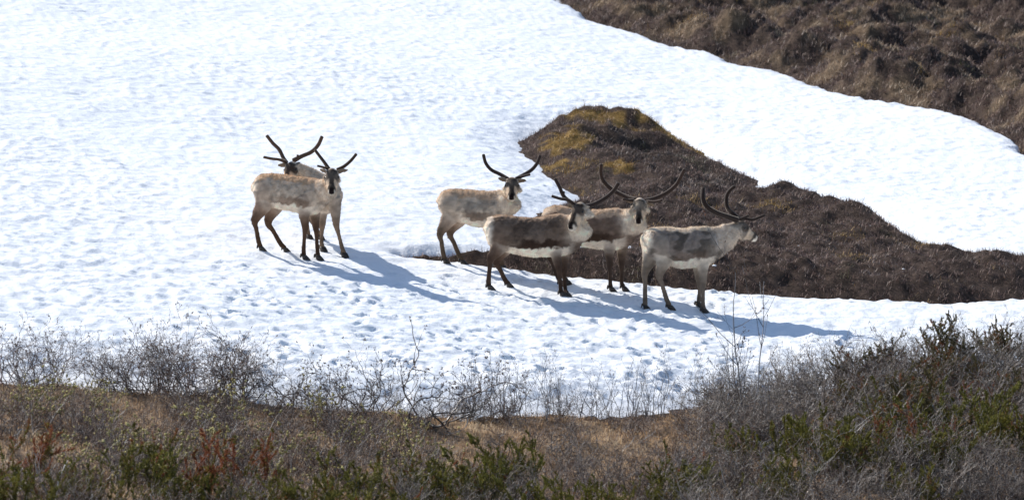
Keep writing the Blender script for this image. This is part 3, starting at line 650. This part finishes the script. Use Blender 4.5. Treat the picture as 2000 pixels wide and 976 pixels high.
F_ = dict(seed=6, slope=.28, ref=[(1260, 601), (1308, 604), (1375, 608), (1364, 600)], label='mottled grey reindeer with its head in profile facing right, rightmost of the herd',
    torso=[(1257, 458, 480, .5), (1262, 449, 495, .8), (1278, 443, 508, 1.0), (1303, 440, 519, 1.08), (1330, 444, 525, 1.12), (1355, 441, 524, 1.08), (1375, 440, 522, .98), (1392, 443, 515, .82), (1405, 450, 504, .62)],
    neck=[(1380, 480, 0, .14, .22), (1400, 472, .0, .13, .20), (1418, 462, .0, .12, .165), (1430, 452, .0, .10, .125), (1438, 446, .0, .08, .095)],
    poll=(1434, 441, .0), nose=(1480, 464, .0), ears=[(1421, 428, -.07), (1430, 424, .10)],
    legs=dict(hm=[(1272, 470), (1272, 500), (1260, 534), (1260, 589), (1260, 601)], hn=[(1290, 478), (1298, 508), (1288, 542), (1302, 590), (1308, 604)],
              fn=[(1380, 488), (1373, 522), (1373, 558), (1373, 597), (1375, 608)], fm=[(1372, 488), (1364, 522), (1367, 558), (1365, 591), (1364, 600)]),
    tail=(1257, 452), antlers=[[(.026, (1440, 430, -.05), (1420, 423, -.12), (1398, 415, -.2), (1380, 403, -.24), (1373, 387, -.22), (1373, 367, -.15)), (.012, (1441, 429, -.05), (1453, 425, -.08), (1462, 421, -.1))],
                               [(.021, (1443, 428, .05), (1430, 416, .12), (1420, 404, .2), (1419, 385, .24), (1425, 373, .22), (1435, 364, .18)), (.014, (1444, 428, .05), (1456, 427, .04), (1470, 429, .02), (1484, 424, 0), (1494, 420, 0))]],
    antc=(.05, .036, .03), coat=dict(side=a3([.27, .24, .225]), patch=a3([.125, .11, .10]), pbias=.10, back=a3([.62, .56, .48]), backh=.85, neck=a3([.44, .40, .37]), leg=a3([.27, .225, .19]), thigh=a3([.36, .32, .28]), band=.45, bandc=a3([.13, .085, .06]), face=a3([.09, .075, .066]), cheek=a3([.24, .215, .195]), rump=1.0))
for sp in (A_, B_, C_, D_, E_, F_):
    r_, y_ = reindeer(sp); print('reindeer', [round(v, 2) for v in r_.location], round(y_, 2))

# ------------------------------------------------------------------ shrubs
class SH_:
    def __init__(s): s.P = []; s.N = []; s.R = []
def prism_tubes(segs, n=3):
    """segs: list of (p0,p1,r0,r1,color)"""
    p0 = a3([q[0] for q in segs]); p1 = a3([q[1] for q in segs]); r0 = a3([q[2] for q in segs])[:, None]; r1 = a3([q[3] for q in segs])[:, None]
    c = a3([q[4] for q in segs]); t = p1 - p0; t /= np.linalg.norm(t, axis=1)[:, None] + 1e-9
    ref = np.where(np.abs(t[:, 2:3]) > .9, a3([[1., 0, 0]]), a3([[0, 0, 1.]])); a = np.cross(t, ref); a /= np.linalg.norm(a, axis=1)[:, None]; b = np.cross(t, a)
    V = []
    for k in range(n):
        th = 2 * np.pi * k / n; d = a * math.cos(th) + b * math.sin(th); V += [p0 + d * r0, p1 + d * r1]
    V = np.stack(V, 1).reshape(-1, 3); base_ = np.arange(len(segs))[:, None] * 2 * n; F = []
    for k in range(n):
        i, j = 2 * k, 2 * ((k + 1) % n); F.append(base_ + [i, j, j + 1, i + 1])
    return V, np.concatenate(F), np.repeat(c, 2 * n, 0)
def grow(rn, stems, height, lean, crook, r0, kids, levels=3, barkc=(.10, .085, .075), seglen=.06, basew=.12, up=.12):
    segs = []; tips = []; st = []
    for k in range(stems):
        a = rn.uniform(0, 6.283); l = abs(rn.gauss(0, lean)); d = Vector((math.cos(a) * math.sin(l), math.sin(a) * math.sin(l), math.cos(l)))
        b0 = Vector((rn.gauss(0, basew), rn.gauss(0, basew), -.03)); segs.append(((0, 0, -.05), tuple(b0), .012, .008, a3(barkc)))
        st.append((b0, d, height * rn.uniform(.6, 1.05), r0 * rn.uniform(.7, 1.2), levels))
    while st:
        p, d, ln, r, lv = st.pop(); n = max(3, int(ln / seglen)); L_ = ln / n
        tint = rn.choice((.4, .6, 1.0, 1.5, 1.9)) * rn.uniform(.85, 1.15); col = a3(barkc) * tint
        if rn.random() < .16: col = a3([.42, .40, .38])
        rr = r
        for i in range(n):
            d = (d + Vector((rn.gauss(0, crook), rn.gauss(0, crook), rn.gauss(0, crook) + up * .5))).normalized()
            q = p + d * L_; r2 = max(r * (1 - (i + 1) / n * .75), .0015)
            segs.append((tuple(p), tuple(q), rr, r2, col)); p = q; rr = r2
            if lv > 0 and i >= n * .2 and rn.random() < kids:
                a = Vector((rn.gauss(0, 1), rn.gauss(0, 1), rn.gauss(.2, .7))); nd = (d + a.normalized() * rn.uniform(.6, 1.1)).normalized()
                st.append((p.copy(), nd, ln * rn.uniform(.28, .55) * (1 - .4 * i / n), r2 * .72, lv - 1))
        tips.append((p, d))
    return segs, tips
def bud_mesh(rn, tips, frac, size, cols):
    V = []; F = []; C = []; k = 0
    for p, d in tips:
        if rn.random() > frac: continue
        for _ in range(rn.choice((1, 2, 3))):
            s = size * rn.uniform(.6, 1.3); c = a3(rn.choice(cols)) * rn.uniform(.7, 1.2)
            q = p - d * rn.uniform(0, .04) + Vector((rn.gauss(0, .006), rn.gauss(0, .006), rn.gauss(0, .006)))
            dd = (d + Vector((rn.gauss(0, .5), rn.gauss(0, .5), rn.gauss(0, .5)))).normalized(); a = dd.orthogonal().normalized(); b_ = dd.cross(a)
            vs = [q - dd * s * .3] + [q + dd * s * .4 + (a * math.cos(t) + b_ * math.sin(t)) * s * .42 for t in (0, 2.09, 4.19)] + [q + dd * s * 1.25]
            V += [tuple(v) for v in vs]; C += [c] * 5
            F += [(k, k + 2, k + 1), (k, k + 3, k + 2), (k, k + 1, k + 3), (k + 4, k + 1, k + 2), (k + 4, k + 2, k + 3), (k + 4, k + 3, k + 1)]; k += 5
    return a3(V), a3(F), a3(C)
def shrub_proto(seed, budf=.5, bsize=.014, budc=((.14, .06, .035), (.12, .08, .05)), **kw):
    rn = random.Random(seed); segs, tips = grow(rn, **kw); V, F, C = prism_tubes(segs)
    m1 = np_mesh('branches', V, F, M['bark'], C); m2 = None
    if budf:
        V, F, C = bud_mesh(rn, tips, budf, bsize, budc)
        if len(F): m2 = np_mesh('buds', V, F, M['buds'], C)
    return m1, m2
def juniper_proto(seed, height, stems, rust=.1, lean=.5, green=((.17, .16, .04), (.30, .28, .06), (.09, .085, .028))):
    rn = random.Random(seed); segs, tips = grow(rn, stems, height, lean, .22, .009, .50, 2, (.09, .07, .055), .05, .13, .25)
    V, F, C = prism_tubes(segs); m1 = np_mesh('branches', V, F, M['bark'], C)
    r = np.random.default_rng(seed); p0 = a3([q[0] for q in segs]); p1 = a3([q[1] for q in segs]); th = a3([q[2] for q in segs]); k = th < .0075
    p0, p1 = p0[k], p1[k]; zmax = p1[:, 2].max(); n = 22
    P = np.repeat(p0, n, 0) + (np.repeat(p1 - p0, n, 0)) * r.random((len(p0) * n, 1)); T = np.repeat(unit_rows(p1 - p0), n, 0)
    D = T * .9 + r.normal(0, .6, P.shape); D[:, 2] += .2; D = unit_rows(D); L_ = r.uniform(.014, .034, (len(P), 1)); S = unit_rows(np.cross(D, r.normal(0, 1, P.shape))) * r.uniform(.003, .005, (len(P), 1))
    Vn = np.stack([P - S, P + S, P + D * L_ + S * .5, P + D * L_ - S * .5], 1).reshape(-1, 4 * 3).reshape(-1, 3)
    sid = np.repeat(np.arange(len(p0)), n); clump = fbm(P[:, 0] / .12 + seed, P[:, 2] / .12, 2, 3) + .5 * r.normal(0, .5, len(P))
    c = pal(clump, [(-.8, green[2]), (0, green[0]), (.7, green[1])]); rs = sstep(.55 - rust, .75 - rust, fbm(P[:, 0] / .2 + seed * 3, P[:, 2] / .2 + P[:, 1] / .2, 2, 8) + .15 * r.normal(0, 1, len(P)))
    c = lerp(c, a3([.34, .13, .065]), rs) * r.uniform(.7, 1.3, (len(P), 1))
    m2 = np_mesh('needles', Vn, np.arange(len(Vn)).reshape(-1, 4), M['needles'], np.repeat(c, 4, 0))
    return m1, m2
def unit_rows(a): return a / (np.linalg.norm(a, axis=1)[:, None] + 1e-9)
GREY = (.20, .165, .14); BROWN = (.13, .09, .075); DGREY = (.10, .085, .078)
PR = {
 'wire': [shrub_proto(100 + i, .55, .016, stems=8, height=1.15, lean=.6, crook=.34, r0=.0105, kids=.42, levels=3, seglen=.045, barkc=DGREY) for i in range(4)],
 'dense': [shrub_proto(200 + i, .35, .012, stems=26, height=.92, lean=.85, crook=.32, r0=.0068, kids=.44, levels=3, seglen=.042, barkc=BROWN) for i in range(4)],
 'grey': [shrub_proto(300 + i, .25, .012, ((.2, .17, .1), (.1, .07, .05)), stems=16, height=1.0, lean=.62, crook=.30, r0=.0095, kids=.40, levels=3, seglen=.042, barkc=GREY) for i in range(5)],
 'leafy': [shrub_proto(400 + i, 1.0, .026, ((.42, .38, .16), (.50, .44, .18), (.32, .26, .12)), stems=14, height=.5, lean=.7, crook=.18, r0=.005, kids=.42, levels=2, barkc=BROWN) for i in range(3)],
 'thin': [shrub_proto(500 + i, .5, .012, stems=6, height=.95, lean=.34, crook=.12, r0=.0066, kids=.34, levels=2, barkc=(.14, .14, .15), up=.2) for i in range(3)],
 'tall': [shrub_proto(550 + i, .6, .012, stems=3 - i, height=1.0, lean=.09, crook=.075, r0=.0085, kids=.40, levels=2, barkc=(.13, .13, .14), basew=.05, up=.25) for i in range(2)],
 'dead': [shrub_proto(600 + i, 0, stems=3, height=.8, lean=.8, crook=.14, r0=.012, kids=.22, levels=2, barkc=(.42, .40, .38), basew=.05) for i in range(3)],
 'juniper': [juniper_proto(700 + i, .68, 14, .22, .6) for i in range(4)],
 'rusty': [juniper_proto(800 + i, .8, 6, .75, .25) for i in range(2)],
 'bigj': [juniper_proto(900 + i, .8, 18, .30, .75, ((.16, .135, .065), (.25, .21, .09), (.10, .085, .05))) for i in range(2)],
}
KIND = dict(wire=('bare_shrub', 'shrub', 'branches', 'buds'), dense=('bare_shrub', 'shrub', 'branches', 'buds'), grey=('willow_shrub', 'shrub', 'branches', 'buds'),
            leafy=('leafy_shrub', 'shrub', 'branches', 'leaves'), thin=('sapling', 'sapling', 'branches', 'buds'), tall=('sapling', 'sapling', 'branches', 'buds'), dead=('dead_branch', 'dead branch', 'branches', ''),
            juniper=('juniper', 'juniper', 'branches', 'needles'), rusty=('juniper', 'juniper', 'branches', 'needles'), bigj=('juniper', 'juniper', 'branches', 'needles'))
cnt = {}
def plant(kind, x, y, s, label, group=None, rz=None, sz=None, tilt=0.0):
    i = cnt.get(kind, 0); cnt[kind] = i + 1; pr = PR[kind][i % len(PR[kind])]; nm, cat, n1, n2 = KIND[kind]
    o = bpy.data.objects.new(nm, None); link(o); o.empty_display_size = .1
    z = gz_at(x, y); sd = sd_all(a3([x]), a3([y])); 
    if max(v[0] for v in sd) < 0: z = max(z, sz_at(x, y) - .03)
    o.location = (x, y, z); o.rotation_euler = (tilt, 0, rz if rz is not None else random.uniform(0, 6.28)); o.scale = (s, s, (sz or s))
    tag(o, label, cat, group)
    c = link(bpy.data.objects.new(n1, pr[0]), o)
    if pr[1] is not None: link(bpy.data.objects.new(n2, pr[1]), o)
    return o
def at(u, v): return hit(u, v, .1)[:2]
# prominent ones, at their feet in the picture
HAND = [
 ('dense', 30, 745, 1.15, 'wispy grey brown bush at the far left edge, taller than the bush next to it'),
 ('dense', 95, 742, .9, 'low twiggy bush beside the bush at the left edge'),
 ('dense', 250, 757, .85, 'small tangled bush at the left end of the dark bush standing against the snow'),
 ('dense', 190, 750, .7, 'small low bush between the left edge bushes and the dark clump on the snow edge'),
 ('dense', 380, 758, 1.0, 'dark bush at the back of the large clump, its top against the snow'),
 ('dense', 300, 760, .95, 'low spreading dark bush in the left part of the large clump'),
 ('dense', 445, 762, 1.0, 'dark bush with brown buds behind the tallest of the large clump'),
 ('dense', 340, 765, 1.05, 'dark dense bush against the snow, left half of the large clump below the left reindeer'),
 ('dense', 415, 768, 1.2, 'tallest dark dense bush of the clump on the snow edge, left of centre'),
 ('dense', 470, 772, .95, 'dark bush at the right end of the large clump on the snow edge'),
 ('wire', 560, 785, .85, 'airy bare shrub with brown bud heads right of the dark dense clump'),
 ('wire', 655, 800, .85, 'bare shrub with brown catkins at the twig tips, below the shadow of the left reindeer'),
 ('wire', 700, 800, .75, 'thin black twigged shrub between the catkin shrub and the crooked one'),
 ('wire', 890, 800, .8, 'fine twigged shrub behind the right arm of the largest crooked shrub'),
 ('wire', 610, 790, .7, 'low tangled shrub at the foot of the airy shrub with bud heads'),
 ('wire', 740, 805, .95, 'crooked black twigged shrub leaning left, in front of the snow at the centre left'),
 ('wire', 845, 835, 1.25, 'largest crooked bare shrub, branches spread over the snow at the centre'),
 ('wire', 975, 812, .7, 'short dark stubby shrub on the orange grass at the centre'),
 ('thin', 1000, 800, .8, 'thin bare twig shrub standing alone against the snow at the centre'),
 ('thin', 1075, 800, .8, 'slender leaning twigs at the snow edge below the dark reindeer'),
 ('thin', 1140, 805, .85, 'pale slender twigs curving right at the snow edge'),
 ('thin', 1215, 805, .8, 'fine pale twigs at the snow edge under the right reindeer'),
 ('thin', 1290, 800, .85, 'loose fan of fine twigs where the right thicket starts'),
 ('tall', 1440, 830, 1.15, 'tall bluish sapling rising over the snow, shorter one of the pair'),
 ('tall', 1472, 850, 1.7, 'tallest bluish sapling, reaching up to the shadow of the right reindeer'),
 ('bigj', 1700, 808, .85, 'olive juniper with rusty tips standing out against the snow at the right'),
 ('bigj', 1840, 795, .8, 'olive green juniper on the skyline of the right thicket'),
 ('bigj', 1960, 775, .8, 'dark olive juniper at the right edge above the grey willow'),
 ('bigj', 1800, 900, .8, 'bright green juniper in the middle of the right thicket'),
 ('juniper', 1020, 972, .95, 'bright green upright juniper at the bottom centre'),
 ('juniper', 860, 1000, .8, 'low green juniper left of the upright one at the bottom centre'),
 ('juniper', 265, 985, .95, 'narrow dark green juniper at the bottom left'),
 ('juniper', 690, 1005, .9, 'green juniper at the bottom, left of centre'),
 ('juniper', 1530, 1000, .9, 'round yellow green juniper at the bottom right of the pale stick'),
 ('juniper', 1640, 985, 1.0, 'yellow green juniper with rusty crown at the bottom right'),
 ('rusty', 378, 985, 1.0, 'tall narrow rust red dead juniper at the bottom left'),
 ('rusty', 488, 985, .95, 'second rust red dead juniper, right of the taller one'),
 ('rusty', 45, 960, .9, 'rust brown juniper at the left edge'),
 ('rusty', 1760, 975, .8, 'pinkish rust dead juniper at the bottom right'),
 ('dead', 110, 985, 1.0, 'pale weathered branch leaning at the bottom left'),
 ('dead', 455, 990, .7, 'short pale dead stick at the bottom between the rust red junipers'),
 ('dead', 1430, 990, .8, 'pale bleached stick at the bottom right below the tall saplings'),
 ('dead', 1640, 960, 1.0, 'long pale bowed branch over the yellow green juniper'),
 ('dead', 1880, 930, 1.0, 'bleached bare branch in the grey thicket at the right'),
]
for k, u, v, s, lb in HAND:
    p = at(u, v); plant(k, p[0], p[1], s, lb)
# filler plants, each kind with a shared label where nothing tells them apart
rr_ = random.Random(5)
def fill(kind, n, ur, vr, sr, label, group, top=None):
    for i_ in range(n):
        u = ur[0] + (ur[1] - ur[0]) * ((i_ * .6180339 + rr_.uniform(-.4, .4) / n) % 1.0); v = rr_.uniform(*vr)
        if top: v = max(v, top(u) )
        p = at(u, v); plant(kind, p[0] + rr_.gauss(0, .05), p[1], rr_.uniform(*sr), label, group)
fill('grey', 48, (1370, 2060), (0, 1), (.66, .86), 'grey bare willow along the top of the right thicket, its twigs against the snow', 'willows along the top of the right thicket', lambda u: 818 + rr_.uniform(-12, 40) - (u - 1400) * .06)
fill('grey', 60, (1330, 2080), (860, 1070), (.6, .95), 'tangled grey willow in the body of the right thicket', 'willows filling the right thicket')
fill('dense', 26, (1300, 2080), (840, 1060), (.6, .9), 'brown twiggy shrub among the grey willows on the right', 'brown shrubs among the right hand willows')
fill('bigj', 8, (1640, 2060), (830, 920), (.55, .8), 'olive juniper mixed into the top of the right thicket', 'olive junipers in the top of the right thicket')
fill('juniper', 15, (1450, 2050), (890, 1060), (.7, 1.1), 'small green juniper half hidden in the right thicket', 'small junipers in the right thicket')
fill('rusty', 5, (1550, 2020), (800, 1000), (.4, .6), 'small rusty juniper twig in the right thicket', 'small rusty junipers in the right thicket')
fill('leafy', 32, (60, 860), (820, 980), (.8, 1.1), 'low shrub with pale yellow green leaves on the left bank', 'yellow leaved low shrubs on the left bank')
fill('leafy', 5, (0, 200), (790, 860), (.7, .9), 'low shrub with ochre leaves at the left edge of the bank', 'ochre leaved low shrubs at the left edge')
fill('dense', 34, (-30, 700), (840, 1060), (.5, .8), 'low brown twiggy shrub on the left bank', 'brown shrubs on the left bank')
fill('grey', 22, (-20, 820), (920, 1070), (.45, .7), 'grey twiggy willow along the bottom left edge', 'grey willows along the bottom left')
fill('grey', 26, (780, 1350), (920, 1070), (.4, .7), 'grey twiggy willow along the bottom centre', 'grey willows along the bottom centre')
fill('dense', 14, (760, 1350), (890, 1040), (.45, .7), 'dark twiggy shrub on the orange grass at the bottom centre', 'dark shrubs at the bottom centre')
fill('juniper', 22, (-20, 1350), (990, 1060), (.6, .95), 'small green juniper along the bottom edge, left and centre', 'small junipers along the bottom edge')
fill('wire', 8, (600, 1350), (830, 930), (.5, .75), 'small crooked bare shrub on the orange grass', 'small crooked shrubs on the orange grass')
fill('dense', 26, (-30, 760), (785, 880), (.4, .6), 'small brown twiggy shrub on the upper left bank, near the snow edge', 'small shrubs on the upper left bank')
fill('dense', 14, (760, 1350), (800, 870), (.35, .55), 'small brown twiggy shrub in the orange grass below the snow edge at the centre', 'small shrubs below the centre snow edge')
fill('thin', 12, (900, 1380), (792, 815), (.55, .85), 'thin leafless twigs along the snow edge at the centre', 'thin twigs along the centre snow edge')
fill('wire', 6, (900, 1350), (796, 815), (.35, .55), 'low crooked twigs along the snow edge at the centre', 'low crooked twigs along the centre snow edge')
fill('grey', 16, (1450, 2080), (1000, 1075), (.65, .9), 'grey willow along the bottom right edge', 'grey willows along the bottom right')
dr = random.Random(9)
def lump(name, lab, cat, grp, u, v, r, m, col, sq=.7):
    p = hit(u, v); x_, y_ = p[0], p[1]; z_ = max(sz_at(x_, y_), gz_at(x_, y_)); mb = MB(); ph = dr.uniform(0, 6); rings = []
    for i in range(5):
        t = -1 + i * .5; w_ = math.sqrt(max(0.06, 1 - t * t * .9)); rings.append((a3([t * r * .9, 0, r * sq * .35 + dr.gauss(0, r * .06)]), a3([0, r * w_ * dr.uniform(.8, 1.1) * .8, 0]), a3([0, 0, r * sq * w_ * dr.uniform(.75, 1.1)])))
    mb.loft(rings, 7, .1, col, 2); o = link(bpy.data.objects.new(name, mb.mesh(name, m))); o.location = (x_, y_, z_); o.rotation_euler = (0, 0, ph); tag(o, lab, cat, grp)
for k in range(26):
    lump('snow_remnant', 'small leftover fleck of snow in the brown heath', 'snow remnant', 'snow flecks left in the heath', *dr.choice([(1480, 395), (1345, 405), (1650, 405), (1395, 540), (1410, 545), (1560, 500), (1230, 480), (1150, 486), (1765, 548), (1210, 345), (1700, 470)]), dr.uniform(.015, .045), M['snow'], (1, 1, 1), .4) if k < 11 else None
print('objects', len(bpy.data.objects), 'verts', sum(len(m.vertices) for m in bpy.data.meshes))
